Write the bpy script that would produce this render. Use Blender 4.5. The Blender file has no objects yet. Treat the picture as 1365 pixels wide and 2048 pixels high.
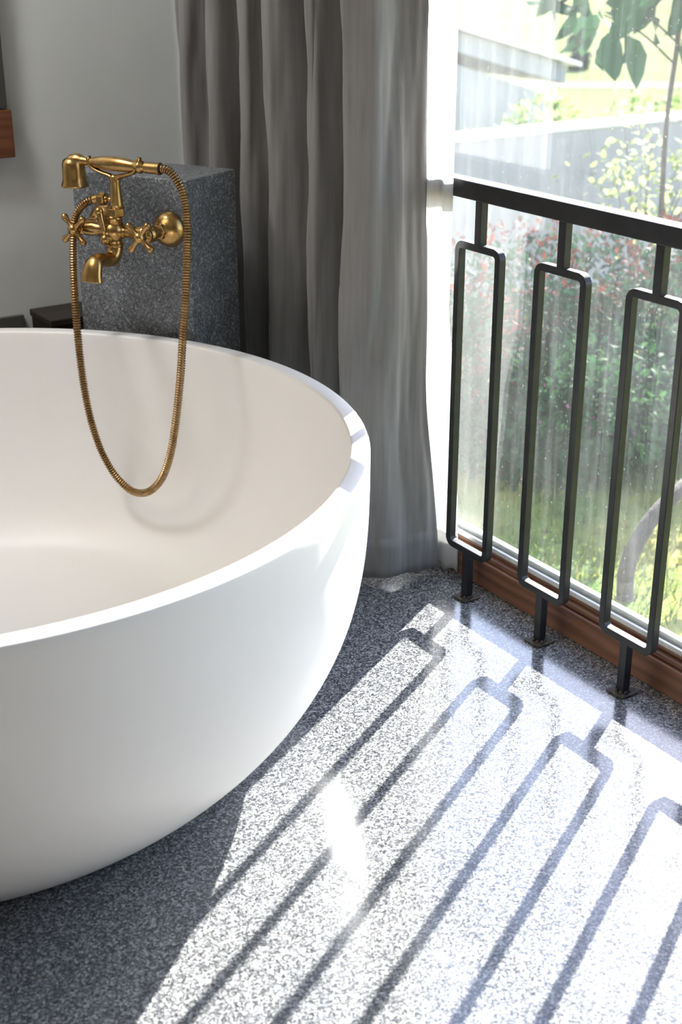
import bpy, bmesh, math, random
from mathutils import Vector, Matrix, noise

S = bpy.context.scene
COL = S.collection
R = math.radians
random.seed(7)

# ------------------------------------------------------------------ camera
CAM = Vector((-1.8376, -2.2462, 1.4593))
Dv = Vector((0.50507, 0.76840, -0.39303)); Rv = Vector((0.83533, -0.54974, -0.00132)); Uv = Vector((0.21708, 0.32764, 0.91953))
cd = bpy.data.cameras.new('camera')
cam = bpy.data.objects.new('camera', cd); COL.objects.link(cam)
M = Matrix((Rv, Uv, -Dv)).transposed().to_4x4(); M.translation = CAM
cam.matrix_world = M
cd.sensor_fit = 'VERTICAL'; cd.sensor_height = 36; cd.lens = 47.125
cd.clip_start = 0.05; cd.clip_end = 500
cd.dof.use_dof = True; cd.dof.focus_distance = 2.85; cd.dof.aperture_fstop = 4.4
S.camera = cam

# ------------------------------------------------------------------ light
SUN_K = Vector((-1.72, -0.95, -1.0))            # way the sunlight travels
w = bpy.data.worlds.new('sky'); S.world = w; w.use_nodes = True
wn = w.node_tree.nodes; wl = w.node_tree.links
bg = wn['Background']; sky = wn.new('ShaderNodeTexSky')
sky.sky_type = 'NISHITA'; sky.sun_disc = False
sky.sun_elevation = math.atan(1 / math.hypot(SUN_K.x, SUN_K.y))
sky.sun_rotation = math.atan2(-SUN_K.x, -SUN_K.y)
sky.air_density = 1.2; sky.dust_density = 0.4; sky.ozone_density = 2.0
wb = wn.new('ShaderNodeVectorMath'); wb.operation = 'MULTIPLY'; wb.inputs[1].default_value = (1.06, .965, 1.0)
wl.new(sky.outputs[0], wb.inputs[0]); wl.new(wb.outputs[0], bg.inputs[0]); bg.inputs[1].default_value = 0.90
sd = bpy.data.lights.new('sun', 'SUN'); sd.energy = 38.0; sd.angle = R(0.53); sd.color = (1.0, 0.96, 0.90)
sun = bpy.data.objects.new('sun', sd); COL.objects.link(sun)
sun.rotation_euler = SUN_K.to_track_quat('-Z', 'Y').to_euler(); sun.location = (6, 4, 6)
ld = bpy.data.lights.new('ceiling_lamp_light', 'AREA'); ld.energy = 12; ld.size = 1.3; ld.color = (1.0, 0.88, 0.77)
lo = bpy.data.objects.new('ceiling_lamp_light', ld); COL.objects.link(lo); lo.location = (-2.25, 0.55, 2.60)  # warm overhead fill, added to lift the tub inside and back wall

ls = bpy.data.lights.new('downlight_light', 'SPOT'); ls.energy = 66; ls.spot_size = R(96); ls.spot_blend = .8; ls.shadow_soft_size = .16; ls.color = (.95, .98, 1.0)
lso = bpy.data.objects.new('downlight_light', ls); COL.objects.link(lso); lso.location = (-1.45, .95, 2.63)  # spot added to brighten the back wall
lso.rotation_euler = (Vector((-.55, 1.5, 1.0)) - lso.location).to_track_quat('-Z', 'Y').to_euler()
S.view_settings.view_transform = 'Standard'; S.view_settings.look = 'None'
S.view_settings.exposure = 0.12; S.view_settings.gamma = 1.0; S.view_settings.use_curve_mapping = False
S.cycles.use_denoising = True
S.cycles.max_bounces = 10; S.cycles.diffuse_bounces = 6; S.cycles.glossy_bounces = 5
S.cycles.transparent_max_bounces = 24; S.cycles.transmission_bounces = 6
S.cycles.caustics_reflective = False; S.cycles.caustics_refractive = False
S.cycles.sample_clamp_indirect = 6

# ------------------------------------------------------------------ materials
def mat(name, col=(.8, .8, .8), rough=.5, metal=0, spec=.5):
    m = bpy.data.materials.new(name); m.use_nodes = True
    b = m.node_tree.nodes['Principled BSDF']
    b.inputs['Base Color'].default_value = (*col, 1); b.inputs['Roughness'].default_value = rough
    b.inputs['Metallic'].default_value = metal; b.inputs['Specular IOR Level'].default_value = spec
    return m, m.node_tree.nodes, m.node_tree.links, b
def coords(n, l, scale=(1, 1, 1)):
    tc = n.new('ShaderNodeTexCoord'); mp = n.new('ShaderNodeMapping'); mp.inputs['Scale'].default_value = scale
    l.new(tc.outputs['Object'], mp.inputs[0]); return mp.outputs[0]
def ramp(n, l, src, stops, interp='LINEAR'):
    r = n.new('ShaderNodeValToRGB'); r.color_ramp.interpolation = interp
    e = r.color_ramp.elements
    while len(e) < len(stops): e.new(0.5)
    for k, (p, c) in enumerate(stops): e[k].position = p; e[k].color = (*c, 1)
    l.new(src, r.inputs[0]); return r.outputs[0]
def noisetex(n, l, vec, scale, detail=4, rough=.5):
    t = n.new('ShaderNodeTexNoise'); t.inputs['Scale'].default_value = scale; t.inputs['Detail'].default_value = detail
    t.inputs['Roughness'].default_value = rough; l.new(vec, t.inputs['Vector']); return t.outputs['Fac']
def bump(n, l, b, src, strength, dist=.002):
    u = n.new('ShaderNodeBump'); u.inputs['Strength'].default_value = strength; u.inputs['Distance'].default_value = dist
    l.new(src, u.inputs['Height']); l.new(u.outputs[0], b.inputs['Normal'])
def mixc(n, l, fac, a, b_, mode='MIX'):
    x = n.new('ShaderNodeMix'); x.data_type = 'RGBA'; x.blend_type = mode
    if isinstance(fac, float): x.inputs[0].default_value = fac
    else: l.new(fac, x.inputs[0])
    for k, v in ((6, a), (7, b_)):
        if isinstance(v, tuple): x.inputs[k].default_value = (*v, 1)
        else: l.new(v, x.inputs[k])
    return x.outputs[2]

def noisy(name, c1, c2, scale, rough=.6, metal=0, vs=(1, 1, 1), bmp=0, bscale=None, spec=.5, bdist=.002):
    m, n, l, b = mat(name, c1, rough, metal, spec)
    v = coords(n, l, vs); f = noisetex(n, l, v, scale, 6, .6)
    l.new(ramp(n, l, f, [(.35, c1), (.65, c2)]), b.inputs['Base Color'])
    if bmp: bump(n, l, b, noisetex(n, l, v, bscale or scale, 6), bmp, bdist)
    return m

def terrazzo():
    m, n, l, b = mat('terrazzo', rough=.17, spec=.5)
    b.inputs['Coat Weight'].default_value = 0.5; b.inputs['Coat Roughness'].default_value = .13; b.inputs['Coat IOR'].default_value = 1.6
    v = coords(n, l)
    warp = n.new('ShaderNodeTexNoise'); warp.inputs['Scale'].default_value = 260; warp.inputs['Detail'].default_value = 2; l.new(v, warp.inputs['Vector'])
    vm = n.new('ShaderNodeVectorMath'); vm.operation = 'MULTIPLY_ADD'; l.new(warp.outputs['Color'], vm.inputs[0]); vm.inputs[1].default_value = (.006,) * 3; l.new(v, vm.inputs[2])
    def vor(scale):
        t = n.new('ShaderNodeTexVoronoi'); t.inputs['Scale'].default_value = scale; l.new(vm.outputs[0], t.inputs['Vector'])
        s = n.new('ShaderNodeSeparateColor'); l.new(t.outputs['Color'], s.inputs[0]); return s.outputs[0]
    big = ramp(n, l, vor(290), [(0, (.022, .024, .028)), (.30, (.075, .08, .09)), (.52, (.17, .175, .185)), (.70, (.32, .32, .32)), (.88, (.52, .51, .49))], 'CONSTANT')
    small = ramp(n, l, vor(450), [(0, (.03, .033, .038)), (.40, (.14, .145, .155)), (.74, (.42, .41, .40))], 'CONSTANT')
    c = mixc(n, l, .33, big, small)
    patch = ramp(n, l, noisetex(n, l, v, 3.2, 4), [(.35, (.86, .87, .90)), (.65, (1, 1, 1))])
    l.new(mixc(n, l, 1.0, c, patch, 'MULTIPLY'), b.inputs['Base Color'])
    l.new(ramp(n, l, noisetex(n, l, v, 5, 5), [(.3, (.13,) * 3), (.7, (.22,) * 3)]), b.inputs['Roughness'])
    bump(n, l, b, noisetex(n, l, v, 7, 2), .05, .002)
    return m
def granite():
    m, n, l, b = mat('granite', rough=.42, spec=.45)
    v = coords(n, l)
    def vor(scale):
        t = n.new('ShaderNodeTexVoronoi'); t.inputs['Scale'].default_value = scale; l.new(v, t.inputs['Vector'])
        s = n.new('ShaderNodeSeparateColor'); l.new(t.outputs['Color'], s.inputs[0]); return s.outputs[0]
    a = ramp(n, l, vor(230), [(0, (.09, .097, .107)), (.4, (.175, .187, .205)), (.75, (.285, .30, .325)), (.94, (.48, .49, .51))], 'CONSTANT')
    c = ramp(n, l, vor(430), [(0, (.085, .09, .098)), (.5, (.215, .228, .247)), (.93, (.42, .43, .45))], 'CONSTANT')
    mx = mixc(n, l, .4, a, c)
    p = ramp(n, l, noisetex(n, l, v, 12, 5), [(.3, (.75, .75, .75)), (.7, (1.1, 1.1, 1.1))])
    l.new(mixc(n, l, 1.0, mx, p, 'MULTIPLY'), b.inputs['Base Color'])
    bump(n, l, b, noisetex(n, l, v, 300, 3), .15, .001)
    return m
def wood(name, dark, light, vs=(9, 1, 9), rough=.4):
    m, n, l, b = mat(name, light, rough)
    v = coords(n, l, vs)
    nz = noisetex(n, l, v, 2.2, 6, .65)
    wv = n.new('ShaderNodeTexWave'); wv.wave_type = 'RINGS'; wv.rings_direction = 'Y'; wv.inputs['Scale'].default_value = 1.6
    wv.inputs['Distortion'].default_value = 7; wv.inputs['Detail'].default_value = 3; wv.inputs['Detail Scale'].default_value = 1.2; l.new(v, wv.inputs['Vector'])
    g = mixc(n, l, .32, nz, wv.outputs['Fac'])
    l.new(ramp(n, l, g, [(.2, dark), (.8, light)]), b.inputs['Base Color'])
    bump(n, l, b, g, .15, .001)
    return m
def glass_mat():
    m = bpy.data.materials.new('window_glass'); m.use_nodes = True; n = m.node_tree.nodes; l = m.node_tree.links
    n.remove(n['Principled BSDF']); out = n['Material Output']
    tr = n.new('ShaderNodeBsdfTransparent'); tr.inputs[0].default_value = (.985, .995, .99, 1)
    gl = n.new('ShaderNodeBsdfGlossy'); gl.inputs['Roughness'].default_value = .0
    lw = n.new('ShaderNodeLayerWeight'); lw.inputs['Blend'].default_value = .5
    pw = n.new('ShaderNodeMath'); pw.operation = 'POWER'; pw.inputs[1].default_value = 5; l.new(lw.outputs['Facing'], pw.inputs[0])
    ma = n.new('ShaderNodeMath'); ma.operation = 'MULTIPLY_ADD'; ma.inputs[1].default_value = .93; ma.inputs[2].default_value = .07; l.new(pw.outputs[0], ma.inputs[0])
    mx = n.new('ShaderNodeMixShader'); l.new(ma.outputs[0], mx.inputs[0]); l.new(tr.outputs[0], mx.inputs[1]); l.new(gl.outputs[0], mx.inputs[2])
    # dust film and dried runs on the pane
    v = coords(n, l, (1, 1, 1)); v2 = coords(n, l, (30, 30, 1.6))
    a = ramp(n, l, noisetex(n, l, v2, 1.5, 5, .6), [(.48, (.002,) * 3), (.74, (.022,) * 3)])
    sp = ramp(n, l, noisetex(n, l, v, 160, 2, .5), [(.70, (0,) * 3), (.78, (.12,) * 3)])
    film = ramp(n, l, noisetex(n, l, v, 5, 3), [(.35, (.004,) * 3), (.7, (.014,) * 3)])
    s1 = mixc(n, l, 1.0, a, film, 'ADD'); s2 = mixc(n, l, 1.0, s1, sp, 'ADD')
    df = n.new('ShaderNodeBsdfTranslucent'); df.inputs[0].default_value = (.8, .85, .88, 1)
    d2 = n.new('ShaderNodeBsdfDiffuse'); d2.inputs[0].default_value = (.8, .85, .88, 1)
    dm = n.new('ShaderNodeMixShader'); dm.inputs[0].default_value = .4; l.new(df.outputs[0], dm.inputs[1]); l.new(d2.outputs[0], dm.inputs[2])
    fm = n.new('ShaderNodeMixShader'); l.new(s2, fm.inputs[0]); l.new(mx.outputs[0], fm.inputs[1]); l.new(dm.outputs[0], fm.inputs[2])
    l.new(fm.outputs[0], out.inputs[0]); return m
def cloth(name, col, transl, tcol, alpha=0.0, rough=.8):
    m, n, l, b = mat(name, col, rough, 0, .2)
    b.inputs['Sheen Weight'].default_value = .25
    v = coords(n, l, (900, 900, 900)); v3 = coords(n, l, (60, 60, 3))
    f = noisetex(n, l, v3, 2, 4)
    l.new(ramp(n, l, f, [(.3, tuple(c * .9 for c in col)), (.7, tuple(min(1, c * 1.08) for c in col))]), b.inputs['Base Color'])
    t = n.new('ShaderNodeBsdfTranslucent'); t.inputs[0].default_value = (*tcol, 1)
    mx = n.new('ShaderNodeMixShader'); mx.inputs[0].default_value = transl
    l.new(b.outputs[0], mx.inputs[1]); l.new(t.outputs[0], mx.inputs[2]); sh = mx.outputs[0]
    if alpha:
        tr = n.new('ShaderNodeBsdfTransparent'); m2 = n.new('ShaderNodeMixShader'); m2.inputs[0].default_value = alpha
        l.new(sh, m2.inputs[1]); l.new(tr.outputs[0], m2.inputs[2]); sh = m2.outputs[0]
    l.new(sh, n['Material Output'].inputs[0]); return m
def leafmat(name, c1, c2, tr=.35, scale=3, rough=.45):
    m, n, l, b = mat(name, c1, max(rough, .6), 0, .03)
    v = coords(n, l); f = noisetex(n, l, v, scale, 3)
    c = ramp(n, l, f, [(.35, c1), (.65, c2)]); l.new(c, b.inputs['Base Color'])
    t = n.new('ShaderNodeBsdfTranslucent'); l.new(c, t.inputs[0])
    mx = n.new('ShaderNodeMixShader'); mx.inputs[0].default_value = tr; l.new(b.outputs[0], mx.inputs[1]); l.new(t.outputs[0], mx.inputs[2])
    l.new(mx.outputs[0], n['Material Output'].inputs[0]); return m

MT = dict(
    terrazzo=terrazzo(), granite=granite(), glass=glass_mat(),
    plaster=noisy('plaster', (.82, .85, .85), (.86, .885, .885), 3.5, .8, bmp=.15, bscale=25),
    cream=noisy('cream_plaster', (.40, .38, .35), (.44, .42, .39), 2, .85),
    ceiling=noisy('ceiling_paint', (.62, .585, .54), (.66, .62, .57), 2, .85),
    tub=noisy('solid_surface', (.885, .86, .835), (.90, .875, .85), 6, .36, bmp=.02, bscale=40, spec=.4),
    black=noisy('painted_iron', (.014, .0145, .016), (.024, .0235, .025), 30, .38, bmp=.25, bscale=90, spec=.32, bdist=.0012),
    rust=noisy('weld_scale', (.012, .011, .010), (.09, .065, .035), 110, .6, bmp=.8, bscale=200),
    sill=wood('window_wood', (.085, .036, .020), (.235, .105, .060)),
    wood=wood('frame_wood', (.12, .040, .018), (.26, .10, .045), (1, 9, 9)),
    darkwood=noisy('dark_wood', (.022, .016, .012), (.035, .025, .018), 8, .5),
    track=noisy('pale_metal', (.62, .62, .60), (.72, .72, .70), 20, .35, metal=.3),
    brass=noisy('aged_brass', (.40, .235, .085), (.56, .36, .145), 28, .27, metal=1, bmp=.06, bscale=70),
    brassd=noisy('hose_brass', (.33, .215, .105), (.50, .35, .19), 40, .36, metal=1),
    rubber=noisy('dark_gap', (.02, .018, .016), (.03, .027, .025), 20, .6),
    grey=cloth('grey_cloth', (.255, .247, .247), .06, (.25, .235, .23)),
    greyhem=cloth('grey_hem_cloth', (.235, .227, .227), .05, (.16, .15, .14)),
    sheer=cloth('sheer_cloth', (.68, .68, .68), .58, (.76, .76, .76), .10),
    sheerhem=cloth('sheer_hem_cloth', (.74, .74, .74), .50, (.76, .76, .75), .03),
    blind=cloth('blind_cloth', (.09, .09, .085), .1, (.1, .1, .1)),
    lawn=noisy('lawn', (.05, .10, .018), (.24, .22, .06), 1.1, .9, bmp=.6, bscale=60, bdist=.02, spec=.03),  # green to yellow patches paint in sun dapple
    field=noisy('field_soil', (.120, .145, .062), (.165, .165, .085), .22, .95, spec=.0),
    conc=noisy('garden_concrete', (.30, .29, .305), (.345, .335, .35), 1.5, .9, bmp=.2, bscale=20, spec=.1),
    shed=noisy('weathered_render', (.215, .215, .22), (.27, .27, .27), 1.3, .9, vs=(1, 1, .3), spec=.05),
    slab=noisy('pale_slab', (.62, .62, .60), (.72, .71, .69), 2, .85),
    bark=noisy('bark', (.035, .027, .022), (.075, .058, .048), 18, .9, bmp=.7, bscale=40, bdist=.006),
    leafd=leafmat('dark_leaf', (.007, .030, .014), (.018, .056, .028)),
    leafm=leafmat('mid_leaf', (.016, .055, .018), (.042, .10, .032)),
    leafr=leafmat('red_leaf', (.08, .016, .012), (.13, .035, .024), .3),
    leafy=leafmat('yellow_leaf', (.22, .30, .01), (.34, .40, .02), .55),
    leafl=leafmat('lime_leaf', (.10, .17, .035), (.20, .27, .08), .45),
    sand=noisy('sand', (.17, .145, .115), (.20, .175, .145), 1.2, .95, spec=.0),
    leafp=leafmat('pale_leaf', (.20, .25, .09), (.34, .36, .18), .5),
    flower=leafmat('pink_petal', (.34, .12, .24), (.46, .24, .34), .4),
    leafg=leafmat('glossy_leaf', (.016, .060, .024), (.034, .095, .042), .25, rough=.3),
    stem=noisy('stem', (.10, .08, .05), (.17, .14, .09), 20, .8),
    grass=leafmat('grass_blade', (.06, .11, .02), (.24, .22, .06), .4),
    dgrey=noisy('grey_skirting', (.10, .10, .098), (.13, .13, .127), 4, .6),
    lampw=noisy('lamp_metal', (.5, .5, .5), (.55, .55, .55), 5, .4),  # housing metal of the added fill lights
)
def glow(name, c, s):
    m, n, l, b = mat(name, c); b.inputs['Emission Color'].default_value = (*c, 1); b.inputs['Emission Strength'].default_value = s
    return m

# ------------------------------------------------------------------ mesh helpers
def obj(name, bm, m, parent=None, smooth=False, bevel=0, auto=None):
    me = bpy.data.meshes.new(name)
    if isinstance(bm, tuple): me.from_pydata(*bm)
    else:
        bmesh.ops.recalc_face_normals(bm, faces=bm.faces[:]); bm.to_mesh(me); bm.free()
    if smooth:
        for p in me.polygons: p.use_smooth = True
    ms = m if isinstance(m, list) else [m]
    for x in ms: me.materials.append(MT[x] if isinstance(x, str) else x)
    o = bpy.data.objects.new(name, me); COL.objects.link(o)
    if parent: o.parent = parent
    if bevel:
        b = o.modifiers.new('bevel', 'BEVEL'); b.width = bevel; b.segments = 3; b.limit_method = 'ANGLE'; b.harden_normals = False
    return o
def tag(o, label=None, cat=None, group=None, kind=None):
    if label: o['label'] = label
    if cat: o['category'] = cat
    if group: o['group'] = group
    if kind: o['kind'] = kind
    return o
def empty(name, loc, rz=0):
    o = bpy.data.objects.new(name, None); COL.objects.link(o); o.location = loc; o.rotation_euler = (0, 0, rz)
    o.empty_display_size = .1; return o
def box(bm, x0, x1, y0, y1, z0, z1):
    v = [bm.verts.new((x, y, z)) for z in (z0, z1) for x, y in ((x0, y0), (x1, y0), (x1, y1), (x0, y1))]
    for f in ((0, 1, 2, 3), (4, 5, 6, 7), (0, 1, 5, 4), (1, 2, 6, 5), (2, 3, 7, 6), (3, 0, 4, 7)): bm.faces.new([v[i] for i in f])
def boxm(*boxes):
    bm = bmesh.new()
    for b in boxes: box(bm, *b)
    return bm
def lathe(bm, prof, seg=48, axis=(0, 0, 1), org=(0, 0, 0), cap=True, sy=1.0):
    ax = Vector(axis).normalized(); q = Vector((0, 0, 1)).rotation_difference(ax).to_matrix(); org = Vector(org); rings = []
    for r, z in prof:
        if r < 1e-6: rings.append([bm.verts.new(org + q @ Vector((0, 0, z)))])
        else: rings.append([bm.verts.new(org + q @ Vector((r * math.cos(2 * math.pi * k / seg), r * sy * math.sin(2 * math.pi * k / seg), z))) for k in range(seg)])
    for a, b in zip(rings, rings[1:]):
        for k in range(seg):
            k2 = (k + 1) % seg
            if len(a) == 1 and len(b) == 1: continue
            if len(a) == 1: bm.faces.new((a[0], b[k], b[k2]))
            elif len(b) == 1: bm.faces.new((a[k], a[k2], b[0]))
            else: bm.faces.new((a[k], a[k2], b[k2], b[k]))
    if cap:
        for rg in (rings[0], rings[-1]):
            if len(rg) > 1: bm.faces.new(rg)
def catmull(P, n):
    P = [Vector(p) for p in P]; out = []
    for i in range(len(P) - 1):
        a = P[i - 1] if i else P[0] * 2 - P[1]; b, c = P[i], P[i + 1]; d = P[i + 2] if i + 2 < len(P) else P[-1] * 2 - P[-2]
        for k in range(n):
            t = k / n
            out.append(.5 * ((2 * b) + (c - a) * t + (2 * a - 5 * b + 4 * c - d) * t * t + (3 * b - a - 3 * c + d) * t ** 3))
    out.append(P[-1]); return out
def tube(bm, path, rad, seg=14, sx=None, up=None, closed=False):
    """sweep a (possibly elliptic) ring along a path; rad: number or list; sx: side stretch number or list"""
    n = len(path); path = [Vector(p) for p in path]
    rad = rad if isinstance(rad, (list, tuple)) else [rad] * n
    sx = sx if isinstance(sx, (list, tuple)) else [sx or 1.0] * n
    t0 = (path[1] - path[0]).normalized()
    nrm = Vector(up) if up else (Vector((0, 0, 1)) if abs(t0.z) < .9 else Vector((1, 0, 0)))
    rings = []
    for i, p in enumerate(path):
        t = (path[min(i + 1, n - 1)] - path[max(i - 1, 0)]).normalized()
        nrm = (nrm - t * nrm.dot(t)).normalized(); bn = t.cross(nrm)
        rings.append([bm.verts.new(p + nrm * (math.cos(2 * math.pi * k / seg) * rad[i]) + bn * (math.sin(2 * math.pi * k / seg) * rad[i] * sx[i])) for k in range(seg)])
    for a, b in zip(rings, rings[1:]):
        for k in range(seg): bm.faces.new((a[k], a[(k + 1) % seg], b[(k + 1) % seg], b[k]))
    bm.faces.new(rings[0]); bm.faces.new(rings[-1])
def resample(v, n):
    out = []
    for i in range(n):
        t = i / (n - 1) * (len(v) - 1); k = min(int(t), len(v) - 2); f = t - k; out.append(v[k] * (1 - f) + v[k + 1] * f)
    return out
def sphere(bm, c, r, seg=16):
    prof = [(0, -r)] + [(r * math.cos(a), r * math.sin(a)) for a in [(-math.pi / 2 + math.pi * k / 10) for k in range(1, 10)]] + [(0, r)]
    lathe(bm, prof, seg, (0, 0, 1), c)

# ------------------------------------------------------------------ room shell
YB = 1.50; XG = 0.10
def struct(name, bm, m, **k): return tag(obj(name, bm, m, **k), kind='structure')
struct('floor', boxm((-4.6, .12, -4.6, 1.6, -.12, 0)), 'terrazzo')
struct('ceiling', boxm((-4.6, .30, -4.6, 1.6, 2.70, 2.85)), 'ceiling')
struct('wall_back', boxm((-4.6, .30, YB, YB + .2, 0, 2.7)), 'plaster')
struct('wall_front', boxm((-4.6, .12, -4.75, -4.6, 0, 2.7)), 'cream')
struct('wall_left', boxm((-4.75, -4.6, -4.6, 1.7, 0, 2.7)), 'cream')
struct('wall_right', boxm((.07, .24, .62, YB, 0, 2.7), (.07, .24, -1.9, .62, 2.45, 2.7), (.07, .24, -4.6, -1.9, 0, 2.7)), 'plaster')
struct('wall_outside', boxm((.12, .24, -4.6, .62, -.9, -.02), (.07, .24, .62, YB + .2, -.9, -.01)), 'conc')
# window: timber sill, pale channel, jambs, pane
wd = empty('window_1', (XG, 0, 0)); tag(wd, kind='structure')
obj('sill_board', boxm((-.035, .045, -1.895, .60, 0.001, .070), (-.026, .045, -1.895, .60, .0705, .083), (-.014, .045, -1.895, .60, .0835, .092)), 'sill', wd, bevel=.003)
obj('glass_channel', boxm((-.012, -.004, -1.895, .60, .0922, .104), (.004, .020, -1.895, .60, .0922, .114)), 'track', wd, bevel=.001)
obj('frame_head', boxm((-.03, .045, -1.895, .60, 2.39, 2.45)), 'sill', wd, bevel=.003)
obj('frame_jamb', boxm((-.03, .045, .575, .62, .093, 2.39)), 'sill', wd, bevel=.003)
obj('frame_jamb', boxm((-.03, .045, -1.895, -1.85, .093, 2.39)), 'sill', wd, bevel=.003)
obj('glass_pane', boxm((-.0035, .0035, -1.85, .575, .094, 2.39)), 'glass', wd)
tag(obj('baseboard_back', boxm((-4.6, -.5, YB - .015, YB, 0.001, .445)), 'dgrey', bevel=.002), kind='structure')
MT['lampglow'] = glow('lamp_diffuser', (1.0, .86, .70), 1.5)  # glowing face shared by the two added fills
cl = empty('ceiling_lamp', (-2.25, .55, 2.62))  # unseen housing added around the warm fill
tag(cl, 'round flush ceiling lamp above the bathtub, outside the frame', 'lamp')
b_ = bmesh.new(); lathe(b_, [(.62, .04), (.65, .075)], 40); obj('lamp_body', b_, 'lampw', cl)
b_ = bmesh.new(); lathe(b_, [(.61, .0), (.615, .04)], 40); obj('lamp_diffuser', b_, 'lampglow', cl)

dl = empty('downlight', (-1.45, .95, 2.66)); tag(dl, 'small round ceiling downlight washing the back wall, outside the frame', 'lamp')  # unseen fixture added around the back wall fill
b_ = bmesh.new(); lathe(b_, [(.05, .0), (.06, .0), (.06, .038), (.05, .038)], 32, cap=False); obj('downlight_ring', b_, 'lampw', dl)
b_ = bmesh.new(); lathe(b_, [(0, .02), (.049, .02), (.049, .036), (0, .036)], 32); obj('downlight_lens', b_, 'lampglow', dl)

# ------------------------------------------------------------------ bathtub
TC = (-1.208, .115); TR = .825; TH = .60
def tub_profile():
    def ro(z): t = z / TH; return TR * (.70 + .30 * (1 - (1 - t) ** 3.2))
    out = [(0, .0), (ro(0) - .012, .0)]
    for k in range(0, 40):
        z = TH * (k / 40.0) ** 1.5 * .995
        out.append((ro(z), max(z, .003) if k == 0 else z))
    out += [(TR, TH - .004), (TR - .0015, TH - .001), (TR - .005, TH)]
    ri = TR - .036
    out += [(ri + .006, TH), (ri + .0015, TH - .0015), (ri, TH - .006)]
    FZ = .085
    for k in range(1, 60):
        t = k / 60.0; a = t * math.pi / 2
        # upper wall runs nearly straight, lower wall rounds into the floor
        z = FZ + (TH - FZ - .006) * (1 - math.sin(a) ** 1.0)
        rr = .60 + (ri - .60) * (1 - ((TH - z) / (TH - FZ)) ** 3.6) ** (1 / 1.7)
        out.append((rr, z))
    out += [(.56, FZ - .0005), (.3, FZ - .002), (.08, FZ - .004), (0, FZ - .004)]
    return out
b_ = bmesh.new(); lathe(b_, tub_profile(), 160)
t_ = obj('bathtub', b_, 'tub', smooth=True); t_.location = (*TC, .0005)
tag(t_, 'large round white freestanding bathtub with thin flat rim on the terrazzo floor', 'bathtub')

# ------------------------------------------------------------------ stone block
ANG = R(117); CORNER = Vector((-.445, .502, 0)); BH = .96
Fd = Vector((math.cos(ANG), math.sin(ANG), 0))      # along the face, to the left
Fn = Vector((-math.sin(ANG), math.cos(ANG), 0))     # out of the face, over the tub
blk = obj('stone_block', boxm((-.335, 0, 0, .195, 0.001, BH)), 'granite', bevel=.003)
blk.location = CORNER; blk.rotation_euler = (0, 0, ANG + math.pi)
tag(blk, 'dark grey speckled granite block standing behind the bathtub, carrying the brass faucet', 'stone block')

# local frame of the faucet: x to the right along the face, y into the block (so -y is out), z up
def fx(name): return empty(name, CORNER, ANG + math.pi)
def P(x, p, z): return Vector((x, -p, z))
fau = fx('bath_faucet'); fau.location = CORNER
tag(fau, 'antique brass wall faucet with two cross handles mounted on the granite block', 'faucet')
Zb = .848; XL, XR = -.240, -.052; XC = -.146
for x in (XL, XR):
    b_ = bmesh.new()
    lathe(b_, [(0, .001), (.041, .001), (.042, .004), (.041, .009), (.037, .018), (.030, .027), (.020, .033), (.0155, .035), (.0155, .040), (0, .040)], 40, (0, -1, 0), (x, 0, Zb))
    obj('wall_flange', b_, 'brass', fau, smooth=True)
    b_ = bmesh.new(); s = 1 if x == XL else -1
    tube(b_, catmull([P(x, .034, Zb), P(x, .055, Zb), P(x + s * .004, .072, Zb)], 6), .0125, 18)
    lathe(b_, [(0, .036), (.0165, .036), (.0175, .038), (.0175, .046), (.0165, .048), (0, .048)], 6, (0, -1, 0), (x, 0, Zb))
    lathe(b_, [(0, .066), (.0185, .066), (.0185, .078), (0, .078)], 6, (0, -1, 0), (x, 0, Zb))
    obj('supply_arm', b_, 'brass', fau, smooth=False, bevel=.001)
PB = .088
PBB = .080
b_ = bmesh.new()
px = [XL - .004, XL + .012, XL + .03, XL + .05, XC - .028, XC - .014, XC, XC + .014, XC + .028, XR - .05, XR - .03, XR - .012, XR + .004]
rr = [.014, .019, .0175, .0125, .0125, .019, .0235, .019, .0125, .0125, .0175, .019, .014]
tube(b_, [P(x, PBB, Zb) for x in resample(px, 49)], resample(rr, 49), 24)
sphere(b_, P(XC, PB, Zb), .0265, 24)
obj('faucet_body', b_, 'brass', fau, smooth=True)
for k, x in enumerate((XL, XR)):
    b_ = bmesh.new()
    lathe(b_, [(0, PB - .022), (.017, PB - .018), (.018, PB - .008), (.0145, PB - .004), (.0145, PB), (.0165, PB + .002), (.0165, PB + .007), (.011, PB + .010), (.0085, PB + .013), (.0085, PB + .020), (0, PB + .020)], 24, (0, -1, 0), (x, 0, Zb))
    obj('valve_bonnet', b_, 'brass', fau, smooth=True)
    b_ = bmesh.new(); zc = P(x, .116, Zb)
    lathe(b_, [(0, .102), (.010, .102), (.0125, .107), (.0125, .120), (.0095, .127), (0, .129)], 24, (0, -1, 0), (x, 0, Zb))
    rot = R(42 if k == 0 else 50)
    for q in range(4):
        a = rot + q * math.pi / 2; dx, dz = math.cos(a), math.sin(a)
        pth = [zc + Vector((dx * s, 0, dz * s)) for s in (0, .010, .018, .026, .032, .0365, .040)]
        tube(b_, pth, [.0075, .0065, .0052, .0056, .0076, .0080, .0050], 12)
        sphere(b_, zc + Vector((dx * .0365, 0, dz * .0365)), .0082, 10)
    obj('cross_handle', b_, 'brass', fau, smooth=True)
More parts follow.
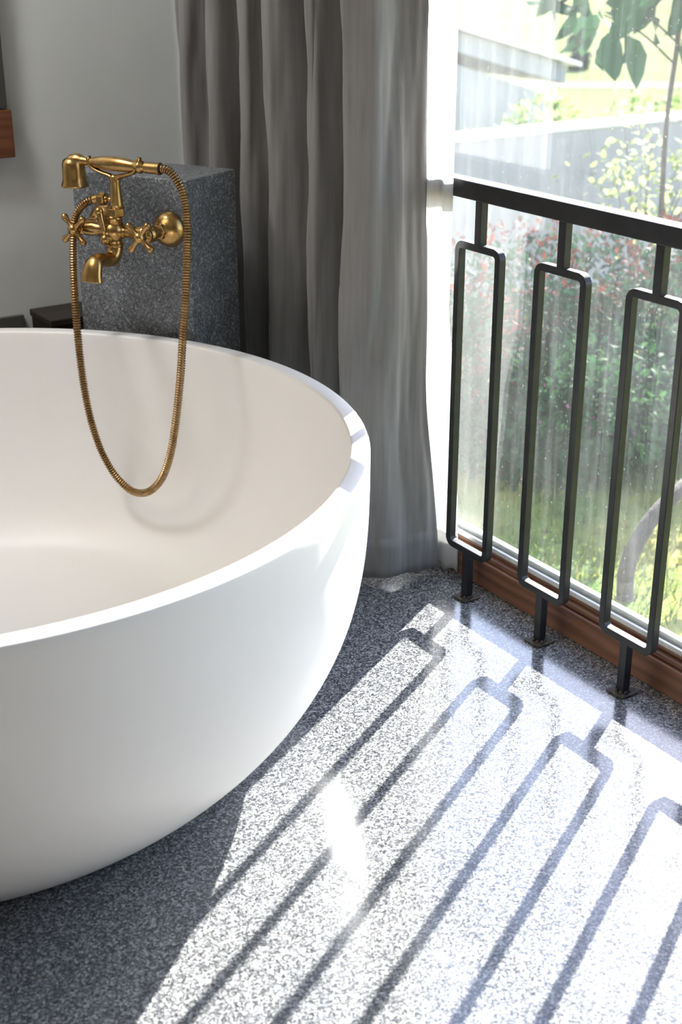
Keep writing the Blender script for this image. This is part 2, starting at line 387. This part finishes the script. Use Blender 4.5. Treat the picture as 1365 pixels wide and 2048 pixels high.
# diverter lever
b_ = bmesh.new()
lathe(b_, [(0, 0), (.013, 0), (.014, .006), (.014, .018), (.010, .022), (0, .023)], 20, (0, -1, 0), (XC - .003, -PB - .006, Zb - .010))
bp = P(XC - .004, PB + .026, Zb - .014)
sphere(b_, bp, .0125, 16)
tube(b_, [bp, bp + Vector((-.003, -.001, .02)), bp + Vector((-.009, -.001, .045)), bp + Vector((-.013, 0, .058)), bp + Vector((-.015, 0, .068))], [.0060, .0052, .0062, .0085, .0060], 14)
sphere(b_, bp + Vector((-.014, 0, .062)), .0098, 14)
obj('diverter_lever', b_, 'brass', fau, smooth=True)
# spout
b_ = bmesh.new()
sp = catmull([P(XC, PB, Zb - .016), P(XC, PB, Zb - .040), P(XC, PB + .012, Zb - .058), P(XC, .122, Zb - .060), P(XC, .146, Zb - .054), P(XC, .166, Zb - .060), P(XC, .176, Zb - .082), P(XC, .179, Zb - .098)], 7)
tube(b_, sp, resample([.0165, .0185, .0175, .0150, .0150, .0160, .0165, .0165], len(sp)), 24, resample([1, 1, 1, 1.05, 1.2, 1.45, 1.6, 1.75], len(sp)), up=(0, 1, 0))
lathe(b_, [(0, 0), (.0195, 0), (.0205, .003), (.0195, .008), (0, .008)], 24, (0, 0, 1), (XC, -PB, Zb - .034))
obj('spout', b_, 'brass', fau, smooth=True)
# upright column with hexagonal collar
XM = XC + .013
b_ = bmesh.new()
lathe(b_, [(0, Zb + .015), (.0185, Zb + .018), (.0165, Zb + .03), (.0175, Zb + .036), (0, Zb + .036)], 28, (0, 0, 1), (XC + .004, -PB, 0))
lathe(b_, [(.0155, Zb + .053), (.0150, Zb + .062), (.0125, Zb + .090), (.0112, Zb + .110), (.0125, Zb + .122), (.010, Zb + .128)], 28, (0, 0, 1), (XM, -PB, 0))
obj('column', b_, 'brass', fau, smooth=True)
b_ = bmesh.new(); lathe(b_, [(.0195, Zb + .036), (.0200, Zb + .038), (.0200, Zb + .052), (.0190, Zb + .054)], 6, (0, 0, 1), (XM - .002, -PB, 0))
obj('hexagon_collar', b_, 'brass', fau, bevel=.001)
b_ = bmesh.new()
zc = Zb + .118
for s, ex, ez in ((-1, -.072, .0), (1, .071, .006)):
    c = [P(XM, PB, zc), P(XM + s * .014, PB, zc + .007), P(XM + s * .038, PB, zc + .013), P(XM + s * .058, PB, zc + .021), P(XM + ex * .97, PB, zc + .032 + ez), P(XM + ex, PB, zc + .046 + ez)]
    pth = catmull(c, 6); tube(b_, pth, resample([.0085, .0058, .0044, .0042, .0042, .0034], len(pth)), 14, resample([1.2, 1.6, 2.0, 2.4, 2.6, 2.2], len(pth)), up=(0, 0, 1))
obj('cradle', b_, 'brass', fau, smooth=True)
# hose outlet
b_ = bmesh.new()
tube(b_, [P(XM - .008, PB, .919), P(XM - .030, PB, .919)], .0055, 16)
lathe(b_, [(0, 0), (.0065, 0), (.0085, .004), (.0085, .008), (0, .008)], 16, (-1, 0, 0), P(XM - .024, PB, .919))
obj('hose_outlet', b_, 'brass', fau, smooth=True)
b_ = bmesh.new(); lathe(b_, [(.0125, 0), (.0145, .002), (.0145, .018), (.012, .021)], 6, (-1, 0, 0), P(XM - .030, PB, .919))
obj('outlet_nut', b_, 'brass', fau, bevel=.0008)

# hand shower lying in the cradle
hs = fx('hand_shower'); hs.location = CORNER
tag(hs, 'brass telephone style hand shower lying in the cradle above the faucet', 'hand shower')
ZH = .999
b_ = bmesh.new()
pth = [P(x, PB, z) for x, z in ((-.203, ZH), (-.196, ZH), (-.180, ZH + .0005), (-.160, ZH + .001), (-.130, ZH + .001), (-.100, ZH), (-.080, ZH - .001), (-.068, ZH - .001), (-.063, ZH - .001), (-.057, ZH - .001), (-.052, ZH - .001), (-.046, ZH - .001))]
tube(b_, pth, [.0085, .0095, .0125, .0150, .0162, .0152, .0128, .0112, .0140, .0140, .0085, .0085], 28)
obj('handle', b_, 'brass', hs, smooth=True)
b_ = bmesh.new(); lathe(b_, [(0, 0), (.011, 0), (.0125, .002), (.0125, .034), (.0135, .036), (.0135, .041), (0, .041)], 28, (1, 0, 0), P(-.046, PB, ZH - .001))
obj('hose_collar', b_, 'brass', hs, smooth=False, bevel=.0008)
b_ = bmesh.new()
pth = catmull([P(-.200, PB, ZH), P(-.220, PB, ZH + .001), P(-.236, PB, ZH + .0015), P(-.248, PB, ZH - .004)], 6)
tube(b_, pth, resample([.0085, .0100, .0150, .0190], len(pth)), 24)
hp = P(-.247, PB + .004, 0)
lathe(b_, [(0, ZH + .008), (.014, ZH + .007), (.0225, ZH + .002), (.0255, ZH - .006), (.0262, ZH - .016), (.0268, ZH - .036), (.0275, ZH - .045), (.0308, ZH - .053), (.0315, ZH - .057), (.030, ZH - .058), (.0, ZH - .055)], 40, (0, 0, 1), hp)
obj('shower_head', b_, 'brass', hs, smooth=True)

# ribbed hose
ho = fx('shower_hose'); ho.location = CORNER
tag(ho, 'ribbed brass shower hose looping from the faucet down into the bathtub', 'hose')
raw = [(-.004, ZH - .001), (.012, ZH - .0005), (.035, .992), (.056, .965), (.066, .928), (.069, .885), (.066, .830), (.059, .762), (.051, .693), (.041, .622), (.032, .550), (.020, .476), (.005, .399), (-.012, .333), (-.035, .278), (-.064, .240), (-.096, .219), (-.134, .216), (-.171, .236), (-.199, .266), (-.226, .313), (-.248, .381), (-.260, .455), (-.266, .530), (-.268, .616), (-.267, .689), (-.264, .760), (-.258, .819), (-.249, .866), (-.231, .894), (-.205, .913), (-.183, .919)]
def pp(z, left):
    top = PB if not left else PB
    t = max(0, min(1, (.98 - z) / (.98 - .62))); t = t * t * (3 - 2 * t)
    return top + (.165 - top) * t
VX = Vector((-.891, -.454, 0)) # outward normal in world
ctrl = []
Cl = (CAM - CORNER); cx = -Cl.dot(Fd); cp = Cl.dot(Fn); cz = CAM.z
for i, (x, z) in enumerate(raw):
    p0 = .1; p = pp(z, i > 16)
    if i in (0, 1, len(raw) - 1): p0 = .09; p = PB
    # a point nearer the camera along the same line of sight, so the loop hangs clear of the rim
    f = (cp - p) / (cp - p0)
    ctrl.append(P(cx + (x - cx) * f, p, cz + (z - cz) * f))
fine = catmull(ctrl, 40)
# even spacing
L = [0]
for a, b in zip(fine, fine[1:]): L.append(L[-1] + (b - a).length)
pitch = .0060; per = 4; N = int(L[-1] / pitch * per); pts = []; j = 0
for i in range(N + 1):
    s = L[-1] * i / N
    while j < len(L) - 2 and L[j + 1] < s: j += 1
    f = (s - L[j]) / max(1e-9, L[j + 1] - L[j]); pts.append(fine[j].lerp(fine[j + 1], f))
rad = [0.0080 + (.0016, .0010, -.0020, -.0006)[i % 4] for i in range(N + 1)]
b_ = bmesh.new(); tube(b_, pts, rad, 12); obj('hose_tube', b_, 'brassd', ho)
b_ = bmesh.new(); e0 = pts[0]; d0 = (pts[2] - pts[0]).normalized()
lathe(b_, [(0, -.002), (.0115, -.002), (.0115, .003), (0, .003)], 20, d0, e0)
obj('hose_ferrule', b_, 'rubber', ho)
b_ = bmesh.new(); d0 = (pts[-12] - pts[-1]).normalized()
lathe(b_, [(0, -.004), (.0105, -.004), (.0095, .012), (0, .012)], 20, d0, pts[-1])
obj('hose_ferrule', b_, 'brass', ho)

# ------------------------------------------------------------------ iron railing
rl = empty('balcony_railing', (0, 0, 0))
tag(rl, 'black iron railing with rounded loop balusters in front of the window', 'railing')
obj('top_rail', boxm((-.021, .021, -1.86, .560, .948, .986), (.0215, .069, -1.86, -1.845, .955, .98)), 'black', rl, bevel=.002)
def loop_mesh():
    bm = bmesh.new(); hw = .077; z0, z1, r = .118, .853, .024; t = .0165; dx = .0095
    def rr_(hw, z0, z1, r, n=8):
        pts = []
        for cy, cz_, a0 in ((hw - r, z1 - r, 0), (-hw + r, z1 - r, 90), (-hw + r, z0 + r, 180), (hw - r, z0 + r, 270)):
            for k in range(n + 1):
                a = R(a0 + 90 * k / n); pts.append((cy + r * math.cos(a), cz_ + r * math.sin(a)))
        return pts
    o, i = rr_(hw, z0, z1, r), rr_(hw - t, z0 + t, z1 - t, r - t)
    n = len(o); V = [[bm.verts.new((x, y, z)) for y, z in ring] for ring, x in ((o, -dx), (o, dx), (i, dx), (i, -dx))]
    for k in range(n):
        for a in range(4):
            A, B = V[a], V[(a + 1) % 4]; bm.faces.new((A[k], A[(k + 1) % n], B[(k + 1) % n], B[k]))
    return bm
lm = None
for k in range(16):
    y = -.264 * k
    if y < -1.80: break
    bl = empty('baluster', (0, y, 0)); bl.parent = rl
    if k == 0:
        parts = [obj('loop_bar', loop_mesh(), 'black', bl, bevel=.0018),
                 obj('upper_stem', boxm((-.0095, .0095, -.0105, .0105, .851, .9478)), 'black', bl, bevel=.0015),
                 obj('lower_stem', boxm((-.0095, .0095, -.0105, .0105, .004, .120)), 'black', bl, bevel=.0015)]
        bm = bmesh.new(); box(bm, -.024, .024, -.023, .023, .0008, .005)
        for q in range(14):
            a = q * .449 * 2; sphere(bm, (.012 * math.cos(a), .013 * math.sin(a), .006), .0038 + .0012 * math.sin(q * 3), 7)
        parts.append(obj('foot_plate', bm, 'rust', bl, bevel=.0008))
    else:
        for p in parts:
            c = p.copy(); COL.objects.link(c); c.parent = bl
obj('end_plate', boxm((-.021, .068, .545, .560, .90, .9475)), 'black', rl, bevel=.001)

# ------------------------------------------------------------------ curtains
def curtain_sheet(rowsets, zs, sub=9, wr=.0, seed=0, z0=0, thick=0.0, period=1):
    """rowsets: lists of plan points at given heights zs; returns pydata"""
    rows = [catmull([(x, y, 0) for x, y in rs], sub) for rs in rowsets]
    n = len(rows[0]); H = 64; verts = []; faces = []
    zmin, zmax = zs[0], zs[-1]
    for h in range(H + 1):
        t = h / H; z = zmin + (zmax - zmin) * t ** 1.15
        k = 0
        while k < len(zs) - 2 and z > zs[k + 1]: k += 1
        f = (z - zs[k]) / (zs[k + 1] - zs[k]); f = f * f * (3 - 2 * f)
        for i in range(n):
            p = rows[k][i].lerp(rows[k + 1][i], f)
            dv = noise.noise(Vector((i * .11 + seed, z * 2.6 + i * .05, seed))) * wr + noise.noise(Vector((i * .35, z * 7 + i * .22, seed + 9))) * wr * .35
            a = rows[k][max(i - 1, 0)]; b = rows[k][min(i + 1, n - 1)]; tt = (b - a); nn = Vector((-tt.y, tt.x, 0))
            nn = nn.normalized() if nn.length > 1e-6 else Vector((1, 0, 0))
            p = p + nn * dv
            zz = z
            if h == 0: zz = zmin + .004 * math.sin(i * .3 + seed)
            verts.append((p.x, p.y, zz))
    for h in range(H):
        for i in range(n - 1): a = h * n + i; faces.append((a, a + 1, a + n + 1, a + n))
    return verts, [], faces, n
def curtain(name, rowsets, zs, m, hm, hemz, wr, seed, label, cat, thick=.003):
    root = empty(name, (rowsets[0][0][0], rowsets[0][0][1], 0)); tag(root, label, cat)
    v, e, f, n = curtain_sheet(rowsets, zs, wr=wr, seed=seed)
    off = root.location
    v = [(x - off.x, y - off.y, z) for x, y, z in v]
    o = obj('fabric_panel', (v, e, f), m, root, smooth=True)
    if thick: s = o.modifiers.new('thick', 'SOLIDIFY'); s.thickness = thick; s.offset = 0
    # folded hem: the lowest band, doubled, a little proud of the panel
    rows = len(v) // n; hv = []; hf = []; kk = 0
    for h in range(rows):
        if v[h * n][2] <= hemz or h < 3: kk = h
    for h in range(kk + 1): hv += v[h * n:(h + 1) * n]
    for h in range(kk):
        for i in range(n - 1): a = h * n + i; hf.append((a, a + 1, a + n + 1, a + n))
    o2 = obj('hem', (hv, [], hf), hm, root, smooth=True)
    s = o2.modifiers.new('thick', 'SOLIDIFY'); s.thickness = thick + .0022; s.offset = 0
    return root
# grey curtain, from its free edge by the window back to the wall
top = [(-.050, .142), (-.088, .168), (-.132, .172), (-.172, .186), (-.196, .232), (-.165, .285), (-.072, .300), (-.045, .335), (-.085, .375),
       (-.150, .385), (-.160, .415), (-.120, .440), (-.060, .455), (-.055, .490), (-.110, .515), (-.165, .530), (-.170, .565), (-.120, .590), (-.055, .605), (-.050, .645),
       (-.100, .680), (-.150, .690), (-.155, .730), (-.110, .760), (-.050, .775), (-.045, .820), (-.095, .850), (-.150, .870), (-.150, .915), (-.100, .945), (-.045, .970), (-.045, 1.02),
       (-.100, 1.05), (-.140, 1.08), (-.135, 1.13), (-.080, 1.16), (-.035, 1.19), (-.045, 1.24), (-.100, 1.27), (-.130, 1.31), (-.100, 1.36), (-.050, 1.39), (.0, 1.42), (.02, 1.455)]
def shift(rows, seed, amp, first=None):
    rnd = random.Random(seed); out = []
    for i, (x, y) in enumerate(rows): out.append(((x - .012 if i > 5 and x > -.08 else x) + rnd.uniform(-amp, amp), y + rnd.uniform(-amp, amp) * .6))
    if first:
        for i, p in enumerate(first): out[i] = p
    return out
bot = shift(top, 3, .016, [(.022, .150), (-.030, .160), (-.085, .160), (-.140, .180), (-.185, .230), (-.165, .285)])
mid = shift(top, 5, .010, [(-.030, .142), (-.072, .160), (-.122, .158), (-.170, .184), (-.200, .236), (-.165, .285)])
dp = lambda rows: [((max(-.10 + (x + .10) * 1.32, .507 * (y + 2.25) - 1.835) if i > 5 else x), y) for i, (x, y) in enumerate(rows)]
bot, mid, top = dp(bot), dp(mid), dp(shift(top, 1, 0))
curtain('grey_curtain', [bot, mid, top, shift(top, 8, .006)], [.018, .55, 1.35, 2.55], 'grey', 'greyhem', .125, .016, 2.0,
        'heavy dark grey floor length curtain gathered in deep folds beside the window', 'curtain')
# white sheer
st = [(-.036, .056), (-.040, .085), (-.028, .112), (-.040, .140), (-.024, .170), (-.036, .200), (-.024, .235), (-.028, .27), (-.024, .31), (-.022, .33), (-.024, .35), (-.024, .38)]
sh_hi = [(-.034, .058), (-.038, .085), (-.028, .112), (-.038, .140), (-.026, .170), (-.036, .200), (-.026, .235), (-.028, .27), (-.026, .31), (-.022, .33), (-.028, .35), (-.024, .38)]
s70 = [(-.012, .088), (-.012, .100), (-.008, .118), (-.014, .143), (-.010, .170), (-.020, .200), (-.020, .235), (-.030, .27), (-.024, .31), (-.032, .36), (-.028, .42), (-.03, .50)]
s45 = [(.028, .094), (.034, .106), (.030, .124), (.036, .145), (.028, .170), (.030, .200), (.020, .235), (.010, .27), (.0, .31), (-.01, .36), (-.02, .42), (-.03, .50)]
s0 = [(.058, .112), (.056, .125), (.046, .145), (.042, .165), (.034, .185), (.036, .215), (.030, .25), (.028, .28), (.024, .32), (.02, .37), (.01, .42), (.0, .50)]
curtain('sheer_curtain', [s0, s45, s70, sh_hi, st], [.012, .42, .72, .90, 2.36], 'sheer', 'sheerhem', .11, .004, 5.0,
        'translucent white sheer curtain glowing between the grey curtain and the railing', 'curtain', thick=0.0008)
ct = empty('curtain_track', (-.09, 0, 2.62)); tag(ct, 'white curtain track fixed near the ceiling above the window, outside the frame', 'curtain track')
obj('rail_channel', boxm((-.03, .03, -2.0, 1.45, -.02, .02), (.035, .069, -2.0, 1.45, -.24, -.20)), 'track', ct)
obj('bracket', boxm((.035, .075, .9, .93, -.2, .079), (-.02, .02, .9, .93, .02, .079)), 'track', ct)

# ------------------------------------------------------------------ things on the back wall
ws = empty('wall_cabinet_frame', (-.83, YB, .90))
ws.name = 'wooden_wall_frame'
tag(ws, 'brown wooden frame ledge on the back wall at the left edge of the photo', 'wooden frame')
obj('lower_rail', boxm((-.34, .340, -.045, -.001, 0, .128)), 'wood', ws, bevel=.004)
obj('back_panel', boxm((-.33, .325, -.012, -.001, .129, .70)), 'darkwood', ws)
bd = obj('fabric_blind', boxm((-.335, .331, -.040, -.014, .131, .68)), 'blind', ws, bevel=.004)
bx = empty('low_wooden_box', (-.20, 1.36, 0)); tag(bx, 'low dark brown wooden box against the back wall, half hidden behind the bathtub', 'box')
obj('box_body', boxm((-.28, .16, -.04, .12, .001, .44)), 'darkwood', bx, bevel=.004)
obj('box_lid', boxm((-.285, .165, -.045, .12, .441, .462)), 'darkwood', bx, bevel=.004)

# ------------------------------------------------------------------ outdoors
GZ = -.60
struct('lawn', boxm((.24, 14, -8, 4.18, -1.60, GZ)), 'lawn')
struct('field', boxm((-20, 120, 4.2, 140, -1.72, -1.60), (9, 120, -40, 4.2, -1.72, -1.60)), 'field')
gw = empty('garden_wall', (4.5, 4.1, GZ)); tag(gw, 'smooth grey concrete garden wall with bright pale top beyond the lawn', 'wall')
obj('wall_body', boxm((-4.2, 9.5, -.09, .09, 0, .985)), 'conc', gw)
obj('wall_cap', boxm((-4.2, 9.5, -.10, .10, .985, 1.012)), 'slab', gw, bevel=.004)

def foliage(name, parent, m, blobs, n, size, seed, ratio=.5, droop=.3, curl=.25, shell=.5):
    rnd = random.Random(seed); V = []; F = []
    tot = sum(b[3] ** 2 for b in blobs)
    for (bx_, by_, bz_, br, sz) in blobs:
        for _ in range(int(n * br ** 2 / tot)):
            while True:
                d = Vector((rnd.uniform(-1, 1), rnd.uniform(-1, 1), rnd.uniform(-1, 1)))
                if .1 < d.length < 1: break
            rr = d.length ** (1 - shell); d.normalize()
            c = Vector((bx_, by_, bz_)) + Vector((d.x * br, d.y * br, d.z * br * sz)) * rr
            ax = (d + Vector((rnd.uniform(-.8, .8), rnd.uniform(-.8, .8), rnd.uniform(-.8, .8) - droop))).normalized()
            s = Vector((rnd.uniform(-1, 1), rnd.uniform(-1, 1), rnd.uniform(-.3, .3))); s = (s - ax * s.dot(ax)).normalized(); u = ax.cross(s)
            L_ = size * rnd.uniform(.65, 1.25); W_ = L_ * ratio * .5; k = len(V)
            for t, ww in ((0, .12), (.25, .8), (.55, 1), (.82, .6), (1, .04)):
                b = c + ax * (t * L_) - u * (curl * L_ * t * t)
                V += [b - s * W_ * ww + u * W_ * .25 * ww, b, b + s * W_ * ww + u * W_ * .25 * ww]
            for q in range(4):
                a = k + q * 3; F += [(a, a + 1, a + 4, a + 3), (a + 1, a + 2, a + 5, a + 4)]
    return obj(name, ([tuple(v) for v in V], [], F), m, parent, smooth=True)
def stems(name, parent, m, items, seg=8):
    bm = bmesh.new()
    for pts_, r0, r1 in items:
        c = catmull(pts_, 5); tube(bm, c, resample([r0, r1], len(c)), seg)
    return obj(name, bm, m, parent, smooth=True)

def shrub(name, x, y, r, h, label, group, seed, mats, n=900, leaf=.07):
    root = empty(name, (x, y, GZ)); tag(root, label, 'shrub', group)
    rnd = random.Random(seed)
    blobs = [(rnd.uniform(-.35, .35) * r, rnd.uniform(-.35, .35) * r, h * q, r * rnd.uniform(.6, .8), rnd.uniform(.6, .9)) for q in (.30, .42, .55, .66, .74)]
    stems('stems', root, 'stem', [([(rnd.uniform(-.05, .05), rnd.uniform(-.05, .05), 0), (b[0] * .5, b[1] * .5, b[2] * .5), (b[0], b[1], b[2])], .018, .006) for b in blobs])
    foliage('foliage', root, mats[0], blobs, n, leaf, seed)
    if len(mats) > 1:
        foliage('new_leaves', root, mats[1], [(b[0], b[1], b[2] + b[3] * .25, b[3] * .95, b[4]) for b in blobs[2:]], int(n * .16), leaf * .9, seed + 1, shell=.8)
    if len(mats) > 2:
        foliage('flowers', root, mats[2], [(b[0], b[1], b[2], b[3] * 1.0, b[4]) for b in blobs], int(n * .02), leaf * .32, seed + 2, .9, shell=.9)['kind'] = 'stuff'
    return root
G = 'flowering shrubs along the garden wall'
shr = [(1.55, 2.15, .50, .62, 'dark green shrub with red new leaves, leftmost of the shrubs by the garden wall', ['leafd', 'leafr', 'flower']),
       (2.20, 2.25, .55, .72, 'dark green shrub with many red leaf tips in the middle of the bed', ['leafd', 'leafr']),
       (2.75, 2.05, .50, .66, 'dark green shrub with red leaves, rightmost seen between the loops', ['leafd', 'leafr', 'flower']),
       (1.75, 1.62, .42, .40, 'low mid green shrub with small pink flowers at the near left of the bed', ['leafm', 'leafm', 'flower']),
       (2.30, 1.58, .46, .46, 'mid green leafy shrub with pink flowers near the right of the lawn edge', ['leafd', 'leafm', 'flower']),
       (3.35, 1.75, .52, .60, 'broad dark shrub behind the others at the far right of the bed', ['leafd', 'leafm'])]
for i, (x, y, r, h, lab, ms) in enumerate(shr): shrub('shrub', x, y, r, h, lab, G, 20 + i * 5, ms, 3600, .043)
# sparse pale shrub against the wall
root = empty('pale_shrub', (3.85, 3.25, GZ)); tag(root, 'sparse twiggy shrub with small pale yellow leaves against the grey garden wall', 'shrub')
rnd = random.Random(4); tw = []
for k in range(16):
    a = rnd.uniform(0, 6.28); q = rnd.uniform(.15, .5); h = rnd.uniform(.7, 1.15)
    tw.append(([(0, 0, 0), (q * .4 * math.cos(a), q * .4 * math.sin(a), h * .5), (q * math.cos(a), q * math.sin(a), h)], .008, .002))
stems('twigs', root, 'stem', tw, 6)
foliage('foliage', root, 'leafp', [(t[0][2][0], t[0][2][1], t[0][2][2] - .1,   .18, 1.5) for t in tw], 620, .048, 6, .6)
# young tree with large glossy leaves at the top right
tr = empty('young_tree', (3.26, 2.56, GZ)); tag(tr, 'young tree with large glossy dark leaves and thin trunk at the top right', 'tree')
stems('trunk', tr, 'bark', [([(0, 0, 0), (.01, 0, .6), (-.01, .01, 1.2), (.01, 0, 1.7), (.0, 0, 2.3)], .018, .009)], 10)
brs = []; rnd = random.Random(12); tips = []
for k in range(17):
    z = 1.60 + .05 * k; a = rnd.uniform(0, 6.28); q = rnd.uniform(.18, .56)
    tip = (q * math.cos(a), q * math.sin(a), z + rnd.uniform(.0, .2)); tips.append(tip)
    brs.append(([(0, 0, z - .1), (tip[0] * .5, tip[1] * .5, z + .05), tip], .006, .003))
stems('branches', tr, 'bark', brs, 6)
foliage('foliage', tr, 'leafg', [(t[0], t[1], t[2], .17, .8) for t in tips], 190, .20, 31, .58, .6, .5)
foliage('young_leaves', tr, 'leafy', [(t[0], t[1], t[2], .17, .8) for t in tips], 16, .12, 33, .5, .5)
# leaning trunk by the window
lt = empty('leaning_trunk', (1.20, .62, GZ)); tag(lt, 'bent brown tree trunk rising from the sunny lawn to the right edge', 'tree trunk')
stems('trunk', lt, 'bark', [([(0, 0, -.02), (.02, .02, .12), (.16, .06, .24), (.42, .10, .33), (.75, .10, .42), (1.2, .05, .9)], .030, .024)], 14)
# grass tufts: uncountable
V = []; F = []; rnd = random.Random(2)
for _ in range(9000):
    x = rnd.uniform(.5, 4.5); y = rnd.uniform(-.6, 2.6); h = rnd.uniform(.03, .08); a = rnd.uniform(0, 6.28); k = len(V); c, s = math.cos(a) * .005, math.sin(a) * .005
    V += [(x - c, y - s, GZ), (x + c, y + s, GZ), (x + rnd.uniform(-.03, .03), y + rnd.uniform(-.03, .03), GZ + h)]; F.append((k, k + 1, k + 2))
tag(obj('grass', (V, [], F), 'grass'), 'short sunlit yellow green grass growing on the lawn', 'grass', kind='stuff')
# shed beyond the wall, with a lean-to roof falling to the right
FZ_ = -1.60
def slant(x0, x1, y0, y1, zb, zt0, zt1, k=None):
    """prism with a sloping top from zt0 (at x0) to zt1 (at x1); zb bottom, or k = thickness measured down"""
    b0, b1 = (zt0 - k, zt1 - k) if k else (zb, zb)
    v = [(x0, y0, b0), (x1, y0, b1), (x1, y0, zt1), (x0, y0, zt0), (x0, y1, b0), (x1, y1, b1), (x1, y1, zt1), (x0, y1, zt0)]
    return v, [], [(0, 1, 2, 3), (5, 4, 7, 6), (1, 5, 6, 2), (4, 0, 3, 7), (3, 2, 6, 7), (4, 5, 1, 0)]
sh = empty('garden_shed', (7.0, 9.6, FZ_)); tag(sh, 'pale grey rendered shed with a sloping overhanging roof beyond the garden wall', 'shed')
obj('shed_wall', slant(-2.6, 1.70, 0, 3, 0, 2.72, 1.66 - .20), 'shed', sh)
obj('roof_fascia', slant(-2.7, 1.90, -.10, 3.1, 0, 2.97, 1.765, k=.20), 'shed', sh)
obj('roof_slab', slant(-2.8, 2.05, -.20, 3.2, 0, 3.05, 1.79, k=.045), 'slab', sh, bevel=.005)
for i, (x, y, r, h, lab) in enumerate([(5.35, 6.4, .40, 1.85, 'flowering weeds in front of the shed wall, left of the others'), (6.5, 7.0, .45, 1.95, 'pale weeds rising over the garden wall below the shed corner'),
        (7.9, 7.4, .50, 1.85, 'light green weeds just over the garden wall, right of the shed'), (9.4, 8.2, .55, 1.70, 'low green weeds over the garden wall at the right edge'),
        (22.8, 24.2, .26, .42, 'small round dark green bush in the field, nearer one'), (27.2, 29.2, .28, .42, 'small round dark green bush in the field, farther one')]):
    b = shrub('field_bush', x, y, r, h, lab, 'bushes in the field', 60 + i * 3, ['leafd'] if i > 3 else ['leafl', 'leafp'], 900, .10)
    b.location.z = FZ_
tag(obj('sandy_track', boxm((-30, 60, -.7, .7, 0, .015)), 'sand'), 'pale sandy dirt track crossing the field beyond the garden wall', 'track')
st_ = bpy.data.objects['sandy_track']; st_.location = (20.5, 21.0, FZ_ + .001); st_.rotation_euler = (0, 0, R(-38))
